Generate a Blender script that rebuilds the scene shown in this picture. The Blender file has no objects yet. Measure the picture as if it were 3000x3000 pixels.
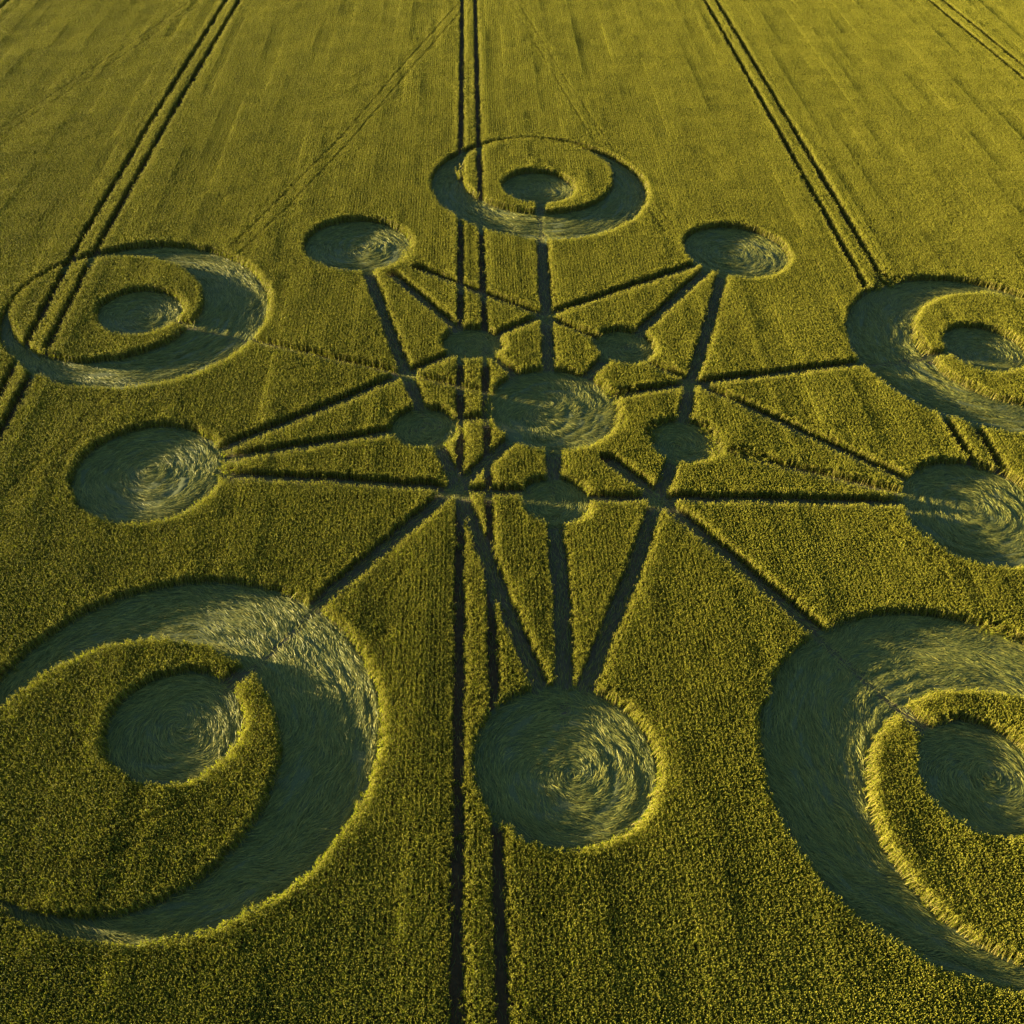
import bpy, math
import numpy as np
from mathutils import Matrix, Vector

rng = np.random.default_rng(7)
scene = bpy.context.scene
COL = scene.collection

# ------------------------------------------------------------------ camera
H = 0.80                                   # height of the standing wheat
CAM = (-2.669, -57.516, 45.556 + H)
PITCH, ROLL = math.radians(44.90), math.radians(3.584)
cam_d = bpy.data.cameras.new('camera')
cam_d.sensor_width = 36.0
cam_d.lens = 33.814
cam_d.clip_end = 6000
cam = bpy.data.objects.new('camera', cam_d)
COL.objects.link(cam)
cp, sp = math.cos(PITCH), math.sin(PITCH)
cr, sr = math.cos(ROLL), math.sin(ROLL)
M0 = np.array([[1, 0, 0], [0, -sp, -cp], [0, cp, -sp]])
WC = np.array([[cr, -sr, 0], [sr, cr, 0], [0, 0, 1]]) @ M0       # rows: right, down, forward
rt, up, bk = WC[0], -WC[1], -WC[2]
cam.matrix_world = Matrix(((rt[0], up[0], bk[0], CAM[0]), (rt[1], up[1], bk[1], CAM[1]),
                           (rt[2], up[2], bk[2], CAM[2]), (0, 0, 0, 1)))
scene.camera = cam

# ------------------------------------------------------------------ sky and sun
SUN_EL = math.radians(7.3)
SHADOW_DIR = math.radians(-8.0)            # shadows run to the right, a little towards the camera
sdir = Vector((-math.cos(SHADOW_DIR) * math.cos(SUN_EL), -math.sin(SHADOW_DIR) * math.cos(SUN_EL), math.sin(SUN_EL)))
world = bpy.data.worlds.new('World')
scene.world = world
world.use_nodes = True
wn = world.node_tree
bg = wn.nodes['Background']
sky = wn.nodes.new('ShaderNodeTexSky')
sky.sky_type = 'NISHITA'
sky.sun_disc = False
sky.sun_elevation = SUN_EL
sky.sun_rotation = math.atan2(sdir.x, sdir.y)
sky.air_density = 1.0
sky.dust_density = 0.6
sky.ozone_density = 2.5
wn.links.new(sky.outputs['Color'], bg.inputs['Color'])
bg.inputs['Strength'].default_value = 0.05
sun_d = bpy.data.lights.new('sun', 'SUN')
sun_d.energy = 5.0
sun_d.angle = math.radians(0.55)
sun_d.color = (1.0, 0.82, 0.44)
sun = bpy.data.objects.new('sun', sun_d)
sun.rotation_euler = sdir.to_track_quat('Z', 'Y').to_euler()
COL.objects.link(sun)
vs = scene.view_settings
vs.view_transform = 'Standard'
vs.look = 'None'
vs.gamma = 1.0
vs.use_curve_mapping = False
vs.exposure = 3.02

# ------------------------------------------------------------------ materials
def ramp_mat(name, cols, trans=0.0, rough=0.6, world_amp=0.25, world_scale=(0.5, 0.06), use_random=True, island=True):
    """procedural plant / soil material: a few tones mixed by piece and by slow patches across the field"""
    m = bpy.data.materials.new(name)
    m.use_nodes = True
    nt = m.node_tree
    nt.nodes.clear()
    N, Lk = nt.nodes.new, nt.links.new
    out = N('ShaderNodeOutputMaterial')
    geo = N('ShaderNodeNewGeometry')
    mp = N('ShaderNodeMapping')
    mp.inputs['Rotation'].default_value = (0, 0, TRAM)
    mp.inputs['Scale'].default_value = (world_scale[0], world_scale[1], 0.05)
    Lk(geo.outputs['Position'], mp.inputs['Vector'])
    nz = N('ShaderNodeTexNoise')
    nz.inputs['Scale'].default_value = 1.0
    nz.inputs['Detail'].default_value = 2.0
    Lk(mp.outputs['Vector'], nz.inputs['Vector'])
    a = N('ShaderNodeMath'); a.operation = 'MULTIPLY_ADD'
    Lk(nz.outputs['Fac'], a.inputs[0]); a.inputs[1].default_value = world_amp * 2; a.inputs[2].default_value = 0.5 - world_amp
    val = a.outputs[0]
    def add(sock, amp):
        nonlocal val
        b = N('ShaderNodeMath'); b.operation = 'MULTIPLY_ADD'
        Lk(sock, b.inputs[0]); b.inputs[1].default_value = amp; b.inputs[2].default_value = -amp / 2
        c = N('ShaderNodeMath'); c.operation = 'ADD'
        Lk(b.outputs[0], c.inputs[0]); Lk(val, c.inputs[1])
        val = c.outputs[0]
    if island:
        add(geo.outputs['Random Per Island'], 0.5)
    if use_random:
        oi = N('ShaderNodeObjectInfo')
        add(oi.outputs['Random'], 0.25)
    r = N('ShaderNodeValToRGB')
    els = r.color_ramp.elements
    while len(els) < len(cols):
        els.new(0.5)
    for i, (p, c) in enumerate(cols):
        els[i].position = p
        els[i].color = (*c, 1)
    Lk(val, r.inputs['Fac'])
    p = N('ShaderNodeBsdfPrincipled')
    p.inputs['Roughness'].default_value = rough
    p.inputs['Specular IOR Level'].default_value = 0.25
    Lk(r.outputs['Color'], p.inputs['Base Color'])
    if trans > 0:
        t = N('ShaderNodeBsdfTranslucent')
        Lk(r.outputs['Color'], t.inputs['Color'])
        mx = N('ShaderNodeMixShader')
        mx.inputs['Fac'].default_value = trans
        Lk(p.outputs[0], mx.inputs[1]); Lk(t.outputs[0], mx.inputs[2])
        Lk(mx.outputs[0], out.inputs['Surface'])
    else:
        Lk(p.outputs[0], out.inputs['Surface'])
    return m

TRAM = math.atan2(10.7, 134.5)             # the tractor lines lean this far off the y axis
M_LEAF = ramp_mat('wheat_leaf', [(0.0, (0.048, 0.065, 0.005)), (0.45, (0.143, 0.168, 0.008)), (0.8, (0.238, 0.254, 0.013)), (1.0, (0.33, 0.325, 0.025))], trans=0.6, world_amp=0.30)
M_EAR = ramp_mat('wheat_ear', [(0.0, (0.215, 0.215, 0.020)), (0.5, (0.355, 0.342, 0.028)), (1.0, (0.465, 0.43, 0.055))], trans=0.45)
M_STEM = ramp_mat('wheat_stem', [(0.0, (0.11, 0.085, 0.018)), (1.0, (0.22, 0.185, 0.03))], trans=0.1)
M_STRAW = ramp_mat('lying_straw', [(0.0, (0.058, 0.078, 0.021)), (0.5, (0.136, 0.146, 0.029)), (0.85, (0.295, 0.258, 0.047)), (1.0, (0.42, 0.345, 0.085))],
                   trans=0.15, world_amp=0.15, world_scale=(1.2, 1.2), use_random=False)
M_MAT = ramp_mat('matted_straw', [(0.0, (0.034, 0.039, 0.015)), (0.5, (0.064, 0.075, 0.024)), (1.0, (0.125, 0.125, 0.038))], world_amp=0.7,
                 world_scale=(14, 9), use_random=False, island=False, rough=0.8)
M_SOIL = ramp_mat('soil', [(0.0, (0.040, 0.026, 0.011)), (0.5, (0.065, 0.043, 0.018)), (1.0, (0.10, 0.070, 0.030))], world_amp=0.6,
                  world_scale=(3, 3), use_random=False, island=False, rough=0.95)
M_PATH = ramp_mat('trodden_soil', [(0.0, (0.04, 0.031, 0.017)), (0.5, (0.07, 0.058, 0.030)), (1.0, (0.11, 0.10, 0.05))], world_amp=0.6,
                  world_scale=(4, 4), use_random=False, island=False, rough=0.95)

# ------------------------------------------------------------------ the plan of the formation, in metres from its centre
TIPS = {'B': (1.00, -30.13, 4.99), 'L': (-27.82, -9.68, 5.05), 'FL': (-18.44, 22.23, 4.87), 'FR': (16.93, 25.39, 5.0), 'R': (29.77, -8.50, 5.26)}
CENTRE = (-0.04, 0.04, 5.0)
SMALL = {'FL': (-6.73, 7.70, 2.47), 'FR': (5.70, 8.67, 2.54), 'L': (-9.52, -3.19, 2.45), 'R': (9.65, -2.87, 2.54), 'B': (0.25, -10.02, 2.40)}
CRES = {  # outer circle, standing island, round hole in the island
    'T': ((-1.98, 36.13, 11.06), (-2.40, 38.76, 8.08), (-2.09, 35.83, 3.73)),
    'L': ((-34.72, 9.57, 10.61), (-37.35, 10.0, 7.64), (-34.55, 9.40, 3.47)),
    'R': ((35.98, 11.61, 11.20), (38.75, 12.35, 8.02), (36.36, 11.71, 3.56)),
    'LL': ((-20.10, -30.03, 11.05), (-22.28, -31.92, 8.08), (-20.25, -29.40, 3.63)),
    'LR': ((23.11, -29.36, 11.35), (25.20, -31.75, 8.0), (23.78, -29.41, 3.57)),
}
PATHS = [  # name key, half width, polyline, label
    ('path', 0.53, [(-17.2, 18.6), (-13.03, 6.91), (-11.74, 3.41), (-9.9, -1.2), (-8.1, -5.52), (-6.82, -8.58), (-5.59, -11.79), (-3.88, -16.45), (-1.86, -21.96), (-0.3, -26.0)],
     'trodden path running from the far left circle down to the nearest circle'),
    ('path', 0.53, [(15.2, 21.2), (12.32, 9.65), (10.85, 4.6), (9.87, -0.35), (8.77, -4.89), (7.41, -9.07), (6.66, -11.55), (5.25, -16.44), (3.43, -21.54), (2.0, -25.9)],
     'trodden path running from the far right circle down to the nearest circle'),
    ('path', 0.49, [(-24.2, -7.5), (-16.04, -0.81), (-12.44, 2.42), (-8.36, 5.9), (-4.57, 9.34), (-0.97, 12.36), (11.51, 21.29), (13.4, 22.7)],
     'trodden path rising from the left circle to the far right circle'),
    ('path', 0.52, [(25.6, -5.9), (13.56, 2.61), (11.9, 3.6)],
     'broad stretch of trodden path from the right circle to the crossing near the far right'),
    ('path', 0.42, [(11.9, 3.6), (10.17, 4.88), (7.57, 6.62), (5.7, 8.0), (3.19, 9.67), (0.09, 11.6), (-0.82, 12.38)],
     'narrow trodden path passing through the small circle right of the top spoke'),
    ('path', 0.53, [(-0.82, 12.38), (-6.1, 15.09), (-12.52, 18.73)],
     'trodden path from the top crossing that stops short of the far left circle'),
    ('path', 0.47, [(-22.6, -9.58), (-14.56, -9.48), (-8.45, -9.55), (-6.65, -9.75), (-2.24, -9.55), (2.88, -9.66), (9.0, -9.11), (25.0, -8.14)],
     'long level trodden path joining the left circle and the right circle'),
    ('path', 0.57, [(0.05, -4.5), (0.11, -7.58), (0.29, -12.28), (0.76, -19.71), (0.97, -25.6), (1.0, -29.0)],
     'middle of the three trodden paths fanning out of the nearest circle'),
    ('path', 0.49, [(-23.1, -7.95), (-15.29, -5.24), (-11.74, -3.91), (-7.37, -2.26), (-4.6, -1.6)],
     'middle of the three trodden paths fanning out of the left circle'),
    ('path', 0.51, [(-14.8, 17.6), (-8.43, 9.94), (-4.5, 5.35), (-3.0, 3.7)],
     'trodden path from the far left circle straight to the central circle'),
    ('path', 0.53, [(13.9, 21.7), (11.19, 17.37), (7.07, 10.87), (3.7, 5.97), (2.4, 3.8)],
     'trodden path from the far right circle straight to the central circle'),
    ('path', 0.46, [(24.6, -7.2), (15.29, -4.56), (13.6, -4.0)],
     'narrow ragged path between the right circle and the small circle beside it'),
    ('path', 0.55, [(-1.75, 32.4), (-1.66, 29.0), (-1.48, 25.15), (-0.82, 12.38), (-0.6, 8.25), (-0.5, 4.8)],
     'trodden path from the central circle straight up to the top crescent'),
    ('path', 0.51, [(4.7, 1.9), (10.05, 3.82), (25.1, 8.35), (33.0, 10.6)],
     'trodden path from the central circle out to the right crescent'),
    ('path', 0.57, [(3.9, -5.5), (6.49, -8.08), (8.87, -11.02), (16.16, -19.86), (20.56, -25.66), (21.3, -26.6)],
     'trodden path from the central circle to the lower right crescent'),
    ('path', 0.57, [(-3.0, -4.1), (-5.86, -8.31), (-7.59, -10.78), (-12.97, -18.69), (-14.35, -20.79), (-16.28, -24.2), (-18.3, -27.01)],
     'trodden path from the central circle to the lower left crescent'),
    ('path', 0.37, [(-5.0, 1.3), (-10.71, 2.83), (-16.88, 4.28), (-21.81, 5.6), (-24.3, 6.3), (-31.6, 8.4)],
     'thin faint path from the central circle to the left crescent'),
]
TRACKS = [
    (.32, [(-25.2, 230), (-14.33, 90.87), (-10.41, 40.38), (-7.77, 7.73), (-6.2, -11.31), (-4.54, -32.73), (-3.72, -43.63), (-1.6, -71)], 'left wheel track of the middle tractor lines through the formation'),
    (.31, [(-23.4, 230), (-12.54, 91.22), (-8.46, 40.67), (-5.8, 7.94), (-4.28, -11.13), (-2.57, -32.59), (-1.64, -43.51), (.4, -71)], 'right wheel track of the middle tractor lines through the formation'),
    (.31, [(-54.5, 230), (-46.63, 84.71), (-44.62, 44.66), (-43.1, 19.64), (-41.85, 5.5), (-41.2, -1.39), (-36.5, -71)], 'outer wheel track of the tractor lines crossing the left crescent'),
    (.31, [(-52.7, 230), (-44.88, 85.04), (-42.9, 44.83), (-41.3, 19.84), (-40.05, 4.95), (-39.31, -5.57), (-34.7, -71)], 'inner wheel track of the tractor lines crossing the left crescent'),
    (.31, [(9.5, 230), (21.04, 97.63), (25.1, 52.91), (27.9, 20.8), (30.4, -0.27), (31.0, -4.2)], 'inner wheel track of the tractor lines ending at the right crescent and circle'),
    (.31, [(11.3, 230), (22.8, 97.96), (27.3, 49.76), (29.85, 21.94), (32.3, 0.87), (32.9, -4.5)], 'outer wheel track of the tractor lines ending at the right crescent and circle'),
    (.29, [(38.5, 230), (56.12, 104.32), (60.44, 74.19), (69.0, 10.0), (79.5, -71)], 'inner wheel track cutting the far right corner of the field'),
    (.29, [(40.5, 230), (58.25, 104.73), (62.1, 77.0), (70.9, 10.0), (81.5, -71)], 'outer wheel track cutting the far right corner of the field'),
    (.29, [(-86, 230), (-75.2, 92.0), (-74.53, 78.1), (-73.0, 40.0), (-67, -71)], 'wheel track cutting the far left corner of the field'),
    (.29, [(-87.9, 230), (-77.1, 92.0), (-76.43, 78.1), (-74.9, 40.0), (-69, -71)], 'wheel track beyond the far left corner of the field'),
]
FAINT = [  # old marks where the wheat only stands lower: half width, depth, polyline
    (0.13, 0.11, [(-49.2, 90), (-50.31, 82.53), (-52.72, 67.31), (-55.77, 53.19), (-58.9, 37)]),
    (0.13, 0.11, [(-50.9, 86), (-53.5, 69.5), (-56.9, 53.0), (-60.1, 37)]),
    (0.14, 0.13, [(-14.2, 92), (-14.99, 88.47), (-19.2, 67.59), (-23.66, 44.11), (-27.06, 30.25), (-29.7, 19.4)]),
    (0.14, 0.13, [(-12.9, 92), (-14.44, 84.88), (-18.4, 65), (-22.7, 42.54), (-26.0, 28.5), (-28.6, 18.6)]),
    (0.12, 0.10, [(-8.2, 94), (-7.67, 92.14), (-0.95, 65.35), (3.8, 46.76), (5.2, 44.5)]),
    (0.12, 0.10, [(-7.0, 94), (-6.07, 90.15), (0.59, 63.9), (5.72, 45.69)]),
    (0.12, 0.11, [(8.6, 33.0), (10.4, 27.6)]), (0.12, 0.11, [(9.79, 33.26), (11.49, 27.78)]),
    (0.11, 0.10, [(14.99, 16.37), (17.2, 9.7), (18.9, 2.6), (20.6, -3.8)]), (0.11, 0.10, [(13.9, 15.2), (15.9, 9.0), (17.6, 2.0), (19.0, -2.6)]),
    (0.12, 0.11, [(-33.3, -1.3), (-34.75, -8.08), (-36.32, -12.9)]), (0.12, 0.11, [(-32.3, -1.9), (-33.9, -8.5), (-35.4, -14.0)]),
    (0.12, 0.12, [(21.78, -10.05), (24.4, -13.0), (26.2, -16.4)]), (0.10, 0.10, [(22.9, -10.4), (25.7, -13.2), (27.6, -16.4)]),
    (0.10, 0.12, [(-9.2, -16.8), (-10.4, -20.5)]), (0.10, 0.12, [(-10.2, -15.6), (-11.4, -19.6)]), (0.10, 0.12, [(-9.6, -22.0), (-11.2, -24.7)]),
    (0.10, 0.12, [(-17.9, -33.9), (-21.8, -36.0)]), (0.10, 0.12, [(-18.4, -35.6), (-22.6, -37.6)]), (0.10, 0.12, [(-17.0, -37.0), (-15.6, -41.8)]),
    (0.10, 0.12, [(13.0, -31.0), (12.9, -34.4)]),
]
DISTURBED = [(6.3, -1.6, 1.5, .9), (12.6, -3.6, 1.3, .9), (14.6, -4.2, 1.2, .7), (6.0, -3.2, 1.0, .7), (5.2, 2.6, 1.0, .5), (-22.9, -8.4, 1.0, .7),
             (27.5, -19.6, 1.2, .6), (-13.2, 21.0, .9, .5), (30.6, 21.0, 1.6, .7), (12.0, -1.6, 1.0, .6)]

# ------------------------------------------------------------------ noise and distance helpers
def vnoise(x, y, seed=0):
    xi = np.floor(x).astype(np.int64); yi = np.floor(y).astype(np.int64)
    fx = x - xi; fy = y - yi
    fx = fx * fx * (3 - 2 * fx); fy = fy * fy * (3 - 2 * fy)
    def h(i, j):
        n = (i * 374761393 + j * 668265263 + seed * 1442695041) & 0xffffffff
        n = ((n ^ (n >> 13)) * 1274126177) & 0xffffffff
        n = ((n ^ (n >> 16)) * 2246822519) & 0xffffffff
        return ((n ^ (n >> 15)) & 0xffff) / 65535.0
    a, b, c, d = h(xi, yi), h(xi + 1, yi), h(xi, yi + 1), h(xi + 1, yi + 1)
    return (a * (1 - fx) + b * fx) * (1 - fy) + (c * (1 - fx) + d * fx) * fy

def seg_dist(x, y, poly):
    best = np.full(x.shape, 1e9)
    for (x0, y0), (x1, y1) in zip(poly[:-1], poly[1:]):
        dx, dy = x1 - x0, y1 - y0
        t = np.clip(((x - x0) * dx + (y - y0) * dy) / (dx * dx + dy * dy), 0, 1)
        best = np.minimum(best, np.hypot(x - x0 - t * dx, y - y0 - t * dy))
    return best

def circ_d(x, y, c):
    return np.hypot(x - c[0], y - c[1]) - c[2]

def cres_d(x, y, k):
    o, i, h = CRES[k]
    return np.maximum(circ_d(x, y, o), -circ_d(x, y, i))

def flat_d(x, y):
    """signed distance to everything that is laid flat (negative = flat)"""
    d = circ_d(x, y, CENTRE)
    for c in list(TIPS.values()) + list(SMALL.values()):
        d = np.minimum(d, circ_d(x, y, c))
    for k in CRES:
        d = np.minimum(d, cres_d(x, y, k))
        d = np.minimum(d, circ_d(x, y, CRES[k][2]))
    for _, w, poly, _l in PATHS:
        d = np.minimum(d, seg_dist(x, y, poly) - w)
    for w, poly, _l in TRACKS:
        d = np.minimum(d, seg_dist(x, y, poly) - w)
    return d

def round_d(x, y):
    d = circ_d(x, y, CENTRE)
    for c in list(TIPS.values()) + list(SMALL.values()):
        d = np.minimum(d, circ_d(x, y, c))
    for k in CRES:
        d = np.minimum(d, np.minimum(cres_d(x, y, k), circ_d(x, y, CRES[k][2])))
    return d

def tail_w(x, y):
    """0..1, small where a crescent has narrowed to its thin tail"""
    t = np.ones(x.shape)
    for k in CRES:
        o, i, _h = CRES[k]
        w = circ_d(x, y, i) - circ_d(x, y, o)
        near = np.abs(circ_d(x, y, o)) < 1.6
        t = np.where(near, np.clip(w / 1.8, .06, 1), t)
    return t

def faint_drop(x, y):
    f = np.zeros(x.shape); near = np.full(x.shape, 1e9)
    for w, dep, poly in FAINT:
        d = seg_dist(x, y, poly)
        near = np.minimum(near, d - w)
        f = np.maximum(f, dep * np.clip((w - d) / 0.10 + 0.3, 0, 1) * (0.55 + 0.75 * vnoise(x * 1.3, y * 1.3, 5)))
    return f, near

# ------------------------------------------------------------------ mesh helpers
def mesh_from(name, verts, faces_flat, sizes, mats, midx=None, smooth=False):
    me = bpy.data.meshes.new(name)
    verts = np.asarray(verts, np.float32)
    me.vertices.add(len(verts)); me.vertices.foreach_set('co', verts.ravel())
    faces_flat = np.asarray(faces_flat, np.int32).ravel(); sizes = np.asarray(sizes, np.int32)
    me.loops.add(len(faces_flat)); me.loops.foreach_set('vertex_index', faces_flat)
    me.polygons.add(len(sizes))
    starts = np.concatenate([[0], np.cumsum(sizes)[:-1]]).astype(np.int32)
    me.polygons.foreach_set('loop_start', starts)
    if midx is not None:
        me.polygons.foreach_set('material_index', np.asarray(midx, np.int32))
    if smooth:
        me.polygons.foreach_set('use_smooth', np.ones(len(sizes), bool))
    for m in mats:
        me.materials.append(m)
    me.update(calc_edges=True)
    return me

def add_obj(name, data, parent=None, **props):
    o = bpy.data.objects.new(name, data)
    COL.objects.link(o)
    if parent is not None:
        o.parent = parent
    for k, v in props.items():
        o[k] = v
    return o

# ------------------------------------------------------------------ ground
def build_ground():
    xs = np.concatenate([[-3000, -1200, -500, -250], np.linspace(-130, 130, 66), [250, 500, 1200, 3000]])
    ys = np.concatenate([[-3000, -1200, -400], np.linspace(-100, 230, 84), [400, 1200, 3000]])
    X, Y = np.meshgrid(xs, ys)
    Z = (vnoise(X * .6, Y * .6, 3) - .5) * 0.012
    n = len(xs)
    idx = np.arange(X.size).reshape(X.shape)
    f = np.stack([idx[:-1, :-1], idx[:-1, 1:], idx[1:, 1:], idx[1:, :-1]], -1).reshape(-1, 4)
    me = mesh_from('ground', np.stack([X, Y, Z], -1).reshape(-1, 3), f, np.full(len(f), 4), [M_SOIL], smooth=True)
    add_obj('ground', me, kind='structure', label='dark bare soil of the field under the wheat', category='ground')
build_ground()

# ------------------------------------------------------------------ lying straw
def blades(px, py, ang, ln, wd, zb, hz):
    """flattened blades: arched strips of two segments, arrays in, (verts, faces) out"""
    n = len(px)
    dx, dy = np.cos(ang), np.sin(ang)
    nx, ny = -dy, dx
    roll = rng.normal(0, .45, n)
    V = np.zeros((n, 6, 3))
    bend = rng.normal(0, .10, n)
    for i, (t, hh, ww) in enumerate(((-.5, 0.1, .75), (0.05, 1.0, 1.0), (.5, 0.35, .35))):
        b = bend * (t * t * 4) * ln * .5
        cx = px + dx * t * ln + nx * b
        cy = py + dy * t * ln + ny * b
        cz = zb + hz * hh
        for j, s in enumerate((-1, 1)):
            V[:, i * 2 + j, 0] = cx + nx * s * wd * ww * .5 * np.cos(roll)
            V[:, i * 2 + j, 1] = cy + ny * s * wd * ww * .5 * np.cos(roll)
            V[:, i * 2 + j, 2] = cz + s * wd * ww * .5 * np.sin(roll)
    base = (np.arange(n) * 6)[:, None]
    F = np.concatenate([base + np.array([0, 2, 3, 1]), base + np.array([2, 4, 5, 3])], 1).reshape(-1, 4)
    return V.reshape(-1, 3), F

def bundle(r, th, R, seed):
    """streaky relief of laid bundles, in polar coordinates of the swirl"""
    a = vnoise(r * 2.6 + th * 1.5, th * R * .35, seed)
    b = vnoise(r * 6.0 - th * 2.0, th * R * .9, seed + 1)
    return .65 * a + .35 * b

def groove(x, y):
    """1 on the worn line where a path or wheel track runs on through a laid area"""
    g = np.zeros(x.shape)
    for _, w, poly, _l in PATHS:
        g = np.maximum(g, np.clip((min(w, .5) * .62 - seg_dist(x, y, poly)) / .12 + .5, 0, 1))
    for w, poly, _l in TRACKS:
        g = np.maximum(g, .55 * np.clip((w * .8 - seg_dist(x, y, poly)) / .12 + .5, 0, 1))
    return g
def sheet_polar(c, inner, outer, nth, nr, seed, amp):
    th = np.linspace(0, 2 * np.pi, nth, endpoint=False)
    ri = inner(th) if callable(inner) else np.full(nth, inner)
    T = np.linspace(0, 1, nr)
    Rg = ri[:, None] + (outer - ri)[:, None] * T[None]
    TH = np.repeat(th[:, None], nr, 1)
    X = Rg * np.cos(TH); Y = Rg * np.sin(TH)
    Z = .03 + amp * bundle(Rg, TH, outer, seed)
    Z[:, -1] = 0.0
    idx = np.arange(nth * nr).reshape(nth, nr)
    nxt = np.roll(idx, -1, 0)
    f = np.stack([idx[:, :-1], idx[:, 1:], nxt[:, 1:], nxt[:, :-1]], -1).reshape(-1, 4)
    return np.stack([X, Y, Z], -1).reshape(-1, 3), f

def flat_area(name, label, group, c, inside, R, inner=0.05, dens=210, spin=1, spiral=.25, seed=1, amp=.10, cat='crop circle', worn=.35):
    """one laid-down area: an Empty with the matted floor and the straw lying on it"""
    e = add_obj(name, None, label=label, category=cat, group=group)
    e.location = (c[0], c[1], 0)
    e.empty_display_size = .5
    v, f = sheet_polar(c, inner, R + .25, max(60, int(R * 34)), max(14, int(R * 9)), seed, amp)
    gv = groove(v[:, 0] + c[0], v[:, 1] + c[1])
    v[:, 2] *= 1 - gv * worn
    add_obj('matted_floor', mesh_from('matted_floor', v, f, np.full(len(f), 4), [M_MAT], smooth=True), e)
    n = int(dens * 4 * R * R)
    x = rng.uniform(-R, R, n); y = rng.uniform(-R, R, n)
    ok = inside(x + c[0], y + c[1])
    x, y = x[ok], y[ok]
    wx, wy = rng.uniform(-.22, .22, 2) * min(R, 5)
    x0, y0 = x - wx * np.exp(-np.hypot(x, y) / R * 1.5), y - wy * np.exp(-np.hypot(x, y) / R * 1.5)
    r = np.hypot(x0, y0); th = np.arctan2(y0, x0)
    bz = bundle(r, th, R, seed)
    lift = bz ** 1.5
    gx, gy = x + c[0], y + c[1]
    thin = vnoise(gx * .55, gy * .55, seed + 7) * .6 + vnoise(gx * 1.7, gy * 1.7, seed + 8) * .4      # patches trodden bare
    keep = rng.random(len(x)) < (.40 + .75 * bz) * np.clip((thin - .15) * 3.2, .5, 1) * (1 - worn * groove(gx, gy))
    wander = (vnoise(gx * .7, gy * .7, seed + 9) - .5) * 1.1
    x, y, r, th, bz, lift, wander = x[keep], y[keep], r[keep], th[keep], bz[keep], lift[keep], wander[keep]
    n = len(x)
    ang = th + spin * (np.pi / 2 - spiral) + rng.normal(0, .2, n) + (bz - .5) * .5 + wander
    V, F = blades(x, y, ang, rng.uniform(.35, .85, n), rng.uniform(.013, .030, n), .03 + amp * bz, .02 + .085 * lift * rng.uniform(.4, 1.3, n))
    add_obj('lying_straw', mesh_from('lying_straw', V, F, np.full(len(F), 4), [M_STRAW]), e, kind='stuff')
    return e

TIP_LABEL = {'B': 'large flattened circle nearest the viewer, its right half sunlit with swirled straw',
             'L': 'large flattened circle at the left of the field, below the left crescent',
             'FL': 'large flattened circle between the left crescent and the top crescent',
             'FR': 'large flattened circle between the top crescent and the right crescent',
             'R': 'large flattened circle at the right edge of the photo, below the right crescent'}
for i, (k, c) in enumerate(TIPS.items()):
    flat_area('flattened_circle', TIP_LABEL[k], 'large circles at the star points', c, lambda x, y, c=c: circ_d(x, y, c) < -.12, c[2], seed=11 + i)
flat_area('flattened_circle', 'large flattened circle at the centre of the star', 'central circle', CENTRE,
          lambda x, y: circ_d(x, y, CENTRE) < -.12, CENTRE[2], seed=29, spiral=.75)
SM_LABEL = {'FL': 'small flattened circle crossed by the middle tractor lines, upper left of the central circle',
            'FR': 'small flattened circle upper right of the central circle',
            'L': 'small flattened circle left of the central circle',
            'R': 'small flattened circle right of the central circle, with broken stalks on its right rim',
            'B': 'small flattened circle below the central circle on the level path'}
for i, (k, c) in enumerate(SMALL.items()):
    flat_area('flattened_circle', SM_LABEL[k], 'small circles round the centre', c, lambda x, y, c=c: circ_d(x, y, c) < -.08, c[2], seed=41 + i, amp=.07)
CR_NAME = {'T': 'top', 'L': 'left', 'R': 'right', 'LL': 'lower left', 'LR': 'lower right'}
for i, k in enumerate(CRES):
    o, isl, h = CRES[k]
    def inner(th, o=o, isl=isl):
        ex, ey = isl[0] - o[0], isl[1] - o[1]
        b = np.cos(th) * ex + np.sin(th) * ey
        return np.minimum(b + np.sqrt(np.maximum(b * b - ex * ex - ey * ey + isl[2] ** 2, 0)) - .25, o[2])
    flat_area('flattened_crescent', f'broad {CR_NAME[k]} crescent of flattened wheat curving round a standing ring', 'crescents of the formation', o,
              lambda x, y, k=k: cres_d(x, y, k) < -.10, o[2], inner=inner, seed=61 + i * 3, spin=-1 if k in ('LR', 'R') else 1, cat='crop crescent', worn=.92)
    flat_area('flattened_circle', f'flattened round eye inside the standing ring of the {CR_NAME[k]} crescent', 'eyes of the crescents', h,
              lambda x, y, h=h: circ_d(x, y, h) < -.10, h[2], seed=91 + i, amp=.08)

# ------------------------------------------------------------------ paths and wheel tracks
def resample(poly, step):
    out = []
    for (x0, y0), (x1, y1) in zip(poly[:-1], poly[1:]):
        L = math.hypot(x1 - x0, y1 - y0); n = max(1, int(L / step))
        for i in range(n):
            out.append((x0 + (x1 - x0) * i / n, y0 + (y1 - y0) * i / n))
    out.append(poly[-1])
    return np.array(out)

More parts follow.
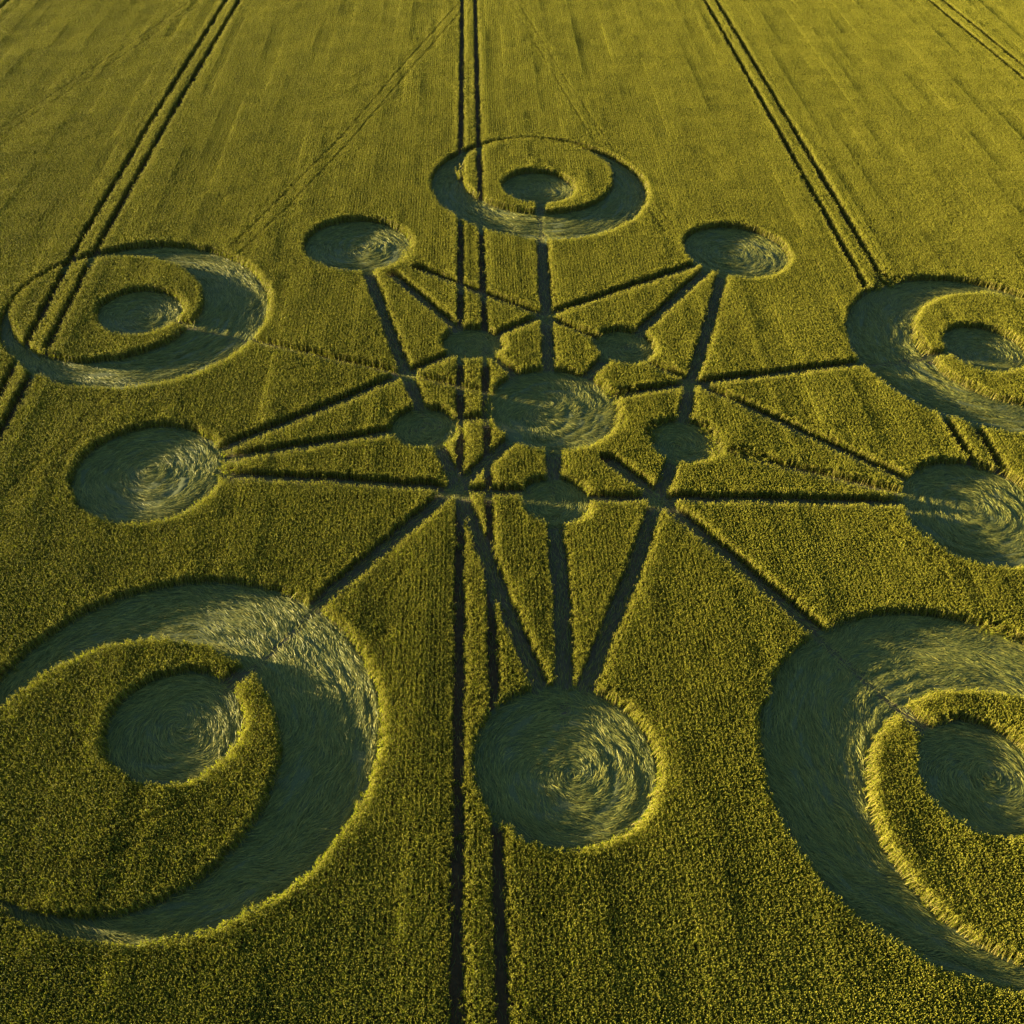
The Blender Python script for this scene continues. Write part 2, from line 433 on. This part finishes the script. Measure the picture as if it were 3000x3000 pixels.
def strip(name, label, w, poly, mat, z0, zamp, straw, seed, group):
    P = resample(poly, .5 if len(poly) < 60 else 1.0)
    d = np.gradient(P, axis=0); d /= np.hypot(d[:, 0], d[:, 1])[:, None]
    nrm = np.stack([-d[:, 1], d[:, 0]], 1)
    us = np.linspace(-1, 1, 7)
    W = w + .18
    X = P[:, None, 0] + nrm[:, None, 0] * us * W
    Y = P[:, None, 1] + nrm[:, None, 1] * us * W
    Z = z0 + zamp * (vnoise(X * 2.3, Y * 2.3, seed) + .15 * np.abs(us)) + 0 * X
    idx = np.arange(X.size).reshape(X.shape)
    f = np.stack([idx[:-1, :-1], idx[1:, :-1], idx[1:, 1:], idx[:-1, 1:]], -1).reshape(-1, 4)
    o = add_obj(name, mesh_from(name, np.stack([X, Y, Z], -1).reshape(-1, 3), f, np.full(len(f), 4), [mat], smooth=True),
                kind='structure', label=label, group=group)
    if straw:
        seg = np.hypot(*np.diff(P, axis=0).T).sum()
        n = int(seg * 2 * w * straw)
        t = rng.uniform(0, len(P) - 1.001, n); i = t.astype(int); fr = t - i
        c = P[i] * (1 - fr)[:, None] + P[i + 1] * fr[:, None]
        off = rng.uniform(-w, w, n)
        px = c[:, 0] + nrm[i, 0] * off; py = c[:, 1] + nrm[i, 1] * off
        ang = np.arctan2(d[i, 1], d[i, 0]) + rng.normal(0, .25, n)
        V, F = blades(px, py, ang, rng.uniform(.25, .6, n), rng.uniform(.02, .035, n), z0 + zamp * .6, .015 + .04 * rng.random(n))
        add_obj('lying_straw', mesh_from('lying_straw', V, F, np.full(len(F), 4), [M_STRAW]), o, kind='stuff')
for i, (nm, w, poly, lab) in enumerate(PATHS):
    strip('path', lab, w, poly, M_PATH, .034, .03, 45, 200 + i, 'paths of the star')
for i, (w, poly, lab) in enumerate(TRACKS):
    strip('wheel_track', lab, w, poly, M_SOIL, .014, .02, 10, 300 + i, 'tractor wheel tracks')

# ------------------------------------------------------------------ standing wheat: small tufts, placed cell by cell
def tuft_mesh(name, size, n, seed, edge=False):
    g = np.random.default_rng(seed)
    V, F, S, MI = [], [], [], []
    def quadstrip(pts, dirv, widths, mi):
        b = len(V)
        for p, w in zip(pts, widths):
            V.append(p - dirv * w / 2); V.append(p + dirv * w / 2)
        for k in range(len(pts) - 1):
            F.extend((b + 2 * k, b + 2 * k + 2, b + 2 * k + 3, b + 2 * k + 1)); S.append(4); MI.append(mi)
    rows = max(1, round(size / .25))
    per = n / rows
    pts = []
    for r in range(rows):
        x = (r + .5) / rows * size - size / 2
        for k in range(max(1, round(per))):
            pts.append((x + g.normal(0, .042), (k + g.uniform(0, 1)) / max(1, round(per)) * size - size / 2))
    for (x, y) in pts:
        hh = H * g.uniform(.91, 1.06)
        # stems with ears
        for _ in range(g.integers(2, 4) if edge else 2):
            a = g.uniform(0, 2 * np.pi); lean = g.uniform(0, .09)
            p0 = np.array([x + g.normal(0, .02), y + g.normal(0, .02), 0.0])
            h1 = hh * g.uniform(.84, .97)
            p1 = p0 + np.array([math.cos(a) * lean * .4, math.sin(a) * lean * .4, h1 * .55])
            p2 = p0 + np.array([math.cos(a) * lean, math.sin(a) * lean, h1])
            t = g.uniform(0, 2 * np.pi)
            quadstrip([p0, p1, p2], np.array([math.cos(t), math.sin(t), 0]), (.013, .012, .009), 2)
            # ear: a four sided spindle, nodding a little
            ax = np.array([math.cos(a) * g.uniform(.1, .9), math.sin(a) * g.uniform(.1, .9), 1.0]); ax /= np.linalg.norm(ax)
            u = np.cross(ax, [math.sin(a), -math.cos(a), .1]); u /= np.linalg.norm(u); v = np.cross(ax, u)
            L = g.uniform(.08, .12); w = g.uniform(.010, .016)
            b = len(V)
            V.append(p2 - ax * .01)
            m = p2 + ax * L * .4
            V.extend([m + u * w, m + v * w, m - u * w, m - v * w]); V.append(p2 + ax * L)
            for q in range(4):
                F.extend((b, b + 1 + (q + 1) % 4, b + 1 + q)); S.append(3); MI.append(1)
                F.extend((b + 5, b + 1 + q, b + 1 + (q + 1) % 4)); S.append(3); MI.append(1)
        # leaves arching outwards
        for _ in range(g.integers(6, 9) if edge else g.integers(5, 8)):
            a = g.uniform(0, 2 * np.pi)
            d = np.array([math.cos(a), math.sin(a), 0]); side = np.array([-math.sin(a), math.cos(a), g.normal(0, .3)])
            z0 = hh * g.uniform(.12 if edge else .32, .76); ln = g.uniform(.14, .26) * (.72 if edge else 1); rise = g.uniform(.5, 1.1)
            p0 = np.array([x + g.normal(0, .015), y + g.normal(0, .015), z0])
            p1 = p0 + d * ln * .38 + np.array([0, 0, ln * .62 * rise])
            p2 = p1 + d * ln * .45 + np.array([0, 0, ln * g.uniform(-.25, .30)])
            wd = g.uniform(.019, .033)
            quadstrip([p0, p1, p2], side, (wd * .7, wd, wd * .12), 0)
    V = np.array(V)
    return mesh_from(name, V, F, S, [M_LEAF, M_EAR, M_STEM], MI)

LEVELS = [(2.0, 344, 5), (1.0, 86, 6), (.5, 22, 6), (.25, 5, 8), (.125, 1, 12)]
tuft_col = bpy.data.collections.new('wheat_tufts')      # never linked to the scene: only instanced
first = []
cnt = 0
for li, (s, n, k) in enumerate(LEVELS):
    first.append((cnt, k))
    for j in range(k):
        o = bpy.data.objects.new(f'wheat_tuft_{cnt:03d}', tuft_mesh(f'wheat_tuft_{cnt:03d}', s, n + (j % 2 if s < .2 else 0), 500 + cnt, s < .2))
        tuft_col.objects.link(o); cnt += 1

def wheat_nodes():
    ng = bpy.data.node_groups.new('wheat_scatter', 'GeometryNodeTree')
    ng.interface.new_socket('Geometry', in_out='INPUT', socket_type='NodeSocketGeometry')
    ng.interface.new_socket('Geometry', in_out='OUTPUT', socket_type='NodeSocketGeometry')
    N, Lk = ng.nodes.new, ng.links.new
    gi, go = N('NodeGroupInput'), N('NodeGroupOutput')
    ci = N('GeometryNodeCollectionInfo'); ci.inputs['Collection'].default_value = tuft_col
    ci.inputs['Separate Children'].default_value = True; ci.inputs['Reset Children'].default_value = True
    iop = N('GeometryNodeInstanceOnPoints')
    iop.inputs['Pick Instance'].default_value = True
    def attr(name, t):
        a = N('GeometryNodeInputNamedAttribute'); a.data_type = t; a.inputs['Name'].default_value = name
        return a.outputs['Attribute']
    Lk(gi.outputs[0], iop.inputs['Points']); Lk(ci.outputs[0], iop.inputs['Instance'])
    Lk(attr('tuft', 'INT'), iop.inputs['Instance Index'])
    er = N('FunctionNodeEulerToRotation'); Lk(attr('turn', 'FLOAT_VECTOR'), er.inputs[0])
    Lk(er.outputs[0], iop.inputs['Rotation']); Lk(attr('size', 'FLOAT_VECTOR'), iop.inputs['Scale'])
    Lk(iop.outputs[0], go.inputs[0])
    return ng
NG = wheat_nodes()

ct, st = math.cos(TRAM), math.sin(TRAM)
def uv2xy(u, v): return u * ct + v * -st, u * st + v * ct
def in_view(x, y):
    p = np.stack([x - CAM[0], y - CAM[1], np.full(x.shape, H - CAM[2])], -1) @ WC.T
    f = 33.814 / 18.0
    z = np.maximum(p[..., 2], .1)
    return (np.abs(p[..., 0] / z * f) < 1.15) & (np.abs(p[..., 1] / z * f) < 1.15)

pts = []   # u, v, level
U, V = np.meshgrid(np.arange(-125, 126, 2.0), np.arange(-75, 200, 2.0))
u, v = U.ravel(), V.ravel()
acc = []
for li, (s, n, k) in enumerate(LEVELS):
    x, y = uv2xy(u, v)
    d = flat_d(x, y)
    _f, near = faint_drop(x, y)
    nz = (vnoise(x * 3.1, y * 3.1, 77) - .5) * .09 + (vnoise(x * .9, y * .9, 78) - .5) * .08
    half = s * .7072
    if li < 4:
        vis = in_view(x, y)
        margin = half + .25
        whole = (d > margin) & ((near > half) | ~vis)
        if li == 3:
            whole |= ~vis & (d > 0)
        split = ~whole & (d > -margin) & (vis | (li < 3))
        acc.append((u[whole], v[whole], np.full(whole.sum(), li)))
        us, vv = u[split], v[split]
        q = s / 4
        u = np.concatenate([us - q, us + q, us - q, us + q]); v = np.concatenate([vv - q, vv - q, vv + q, vv + q])
    else:
        ok = d + nz * tail_w(x, y) > np.where(round_d(x, y) < d + .02, .08 - .23 * tail_w(x, y), -.06)
        stray = (d > -.32) & ~ok & (rng.random(len(d)) < .05) & (vnoise(x * .5, y * .5, 55) > .45)
        ok = ok | stray
        acc.append((u[ok], v[ok], np.full(ok.sum(), li)))
u = np.concatenate([a[0] for a in acc]); v = np.concatenate([a[1] for a in acc]); lev = np.concatenate([a[2] for a in acc])
x, y = uv2xy(u, v)
small = lev == 4
x = x + np.where(small, rng.normal(0, .018, len(x)), 0); y = y + np.where(small, rng.normal(0, .018, len(x)), 0)
n = len(x)
fd, _near = faint_drop(x, y)
d = flat_d(x, y)
hs = 1 + (vnoise(u * .22, v * .05, 1) - .5) * .12 + (vnoise(u * 1.1, v * .08, 2) - .5) * .11 + (vnoise(u * 2.6, v * .05, 6) - .5) * .06 + (vnoise(u * .9, v * .9, 4) - .5) * .06
hs = np.where(small, hs * np.where(d < .45, rng.uniform(.88, 1.10, n), rng.uniform(.96, 1.06, n)), hs)
hs = hs - fd / H
hs = np.where(small & (d < -.24), rng.uniform(.25, .6, n), hs)
tilt = np.where(small & (d < .5), rng.normal(0, .10, n), 0)
tilt2 = np.where(small & (d < .5), rng.normal(0, .10, n), 0)
for (a, b, r, amt) in DISTURBED:
    m = small & (np.hypot(x - a, y - b) < r)
    tilt = np.where(m, rng.normal(0, amt, n), tilt); tilt2 = np.where(m, rng.normal(0, amt, n), tilt2)
rd = round_d(x, y)
e = .04
gx = flat_d(x + e, y) - flat_d(x - e, y); gy = flat_d(x, y + e) - flat_d(x, y - e)
out = np.arctan2(gy, gx)                                    # away from the flattened ground
lean = np.where(rd < d + .1, .44 * tail_w(x, y) * np.exp(-np.maximum(d, 0) / .30), .22 * np.exp(-np.maximum(d, 0) / .2)) * (.35 + 1.1 * vnoise(x * .8, y * .8, 90))
lean = np.where(small & (d < .7), lean * rng.uniform(.6, 1.4, n) + rng.normal(0, .08, n), 0)
calm = small & (d < .7)
for (a, b, r, amt) in DISTURBED:
    calm &= ~(np.hypot(x - a, y - b) < r)
flip = rng.integers(0, 2, n) * np.pi
turn = np.stack([tilt, tilt2, np.where(small, rng.uniform(0, 2 * np.pi, n), TRAM + flip)], 1)
turn[calm] = np.stack([np.zeros(n), lean, out + rng.normal(0, .45, n)], 1)[calm]
mir = np.where(rng.random(n) < .5, -1.0, 1.0)
size = np.stack([mir, np.ones(n), hs], 1)
tuft = np.zeros(n, int)
for li, (a, k) in enumerate(first):
    m = lev == li
    tuft[m] = a + rng.integers(0, k, m.sum())
owner = np.zeros(n, int)
for i, k in enumerate(CRES):
    o, isl, h = CRES[k]
    owner[(circ_d(x, y, isl) < .2) & (circ_d(x, y, o) < -.05)] = i + 1

def wheat(name, sel, label, group=None):
    me = bpy.data.meshes.new(name)
    k = int(sel.sum())
    me.vertices.add(k)
    me.vertices.foreach_set('co', np.stack([x[sel], y[sel], np.zeros(k)], 1).astype(np.float32).ravel())
    a = me.attributes.new('tuft', 'INT', 'POINT'); a.data.foreach_set('value', tuft[sel].astype(np.int32))
    a = me.attributes.new('turn', 'FLOAT_VECTOR', 'POINT'); a.data.foreach_set('vector', turn[sel].astype(np.float32).ravel())
    a = me.attributes.new('size', 'FLOAT_VECTOR', 'POINT'); a.data.foreach_set('vector', size[sel].astype(np.float32).ravel())
    o = add_obj(name, me, kind='stuff', label=label, category='wheat')
    if group:
        o['group'] = group
    md = o.modifiers.new('scatter', 'NODES'); md.node_group = NG
    return o
wheat('wheat_field', owner == 0, 'wide field of standing green gold wheat around the flattened shapes')
for i, k in enumerate(CRES):
    wheat('wheat_ring', owner == i + 1, f'ring of standing wheat enclosed by the {CR_NAME[k]} crescent', 'standing rings inside the crescents')
print('instances', n, [int((lev == i).sum()) for i in range(5)])
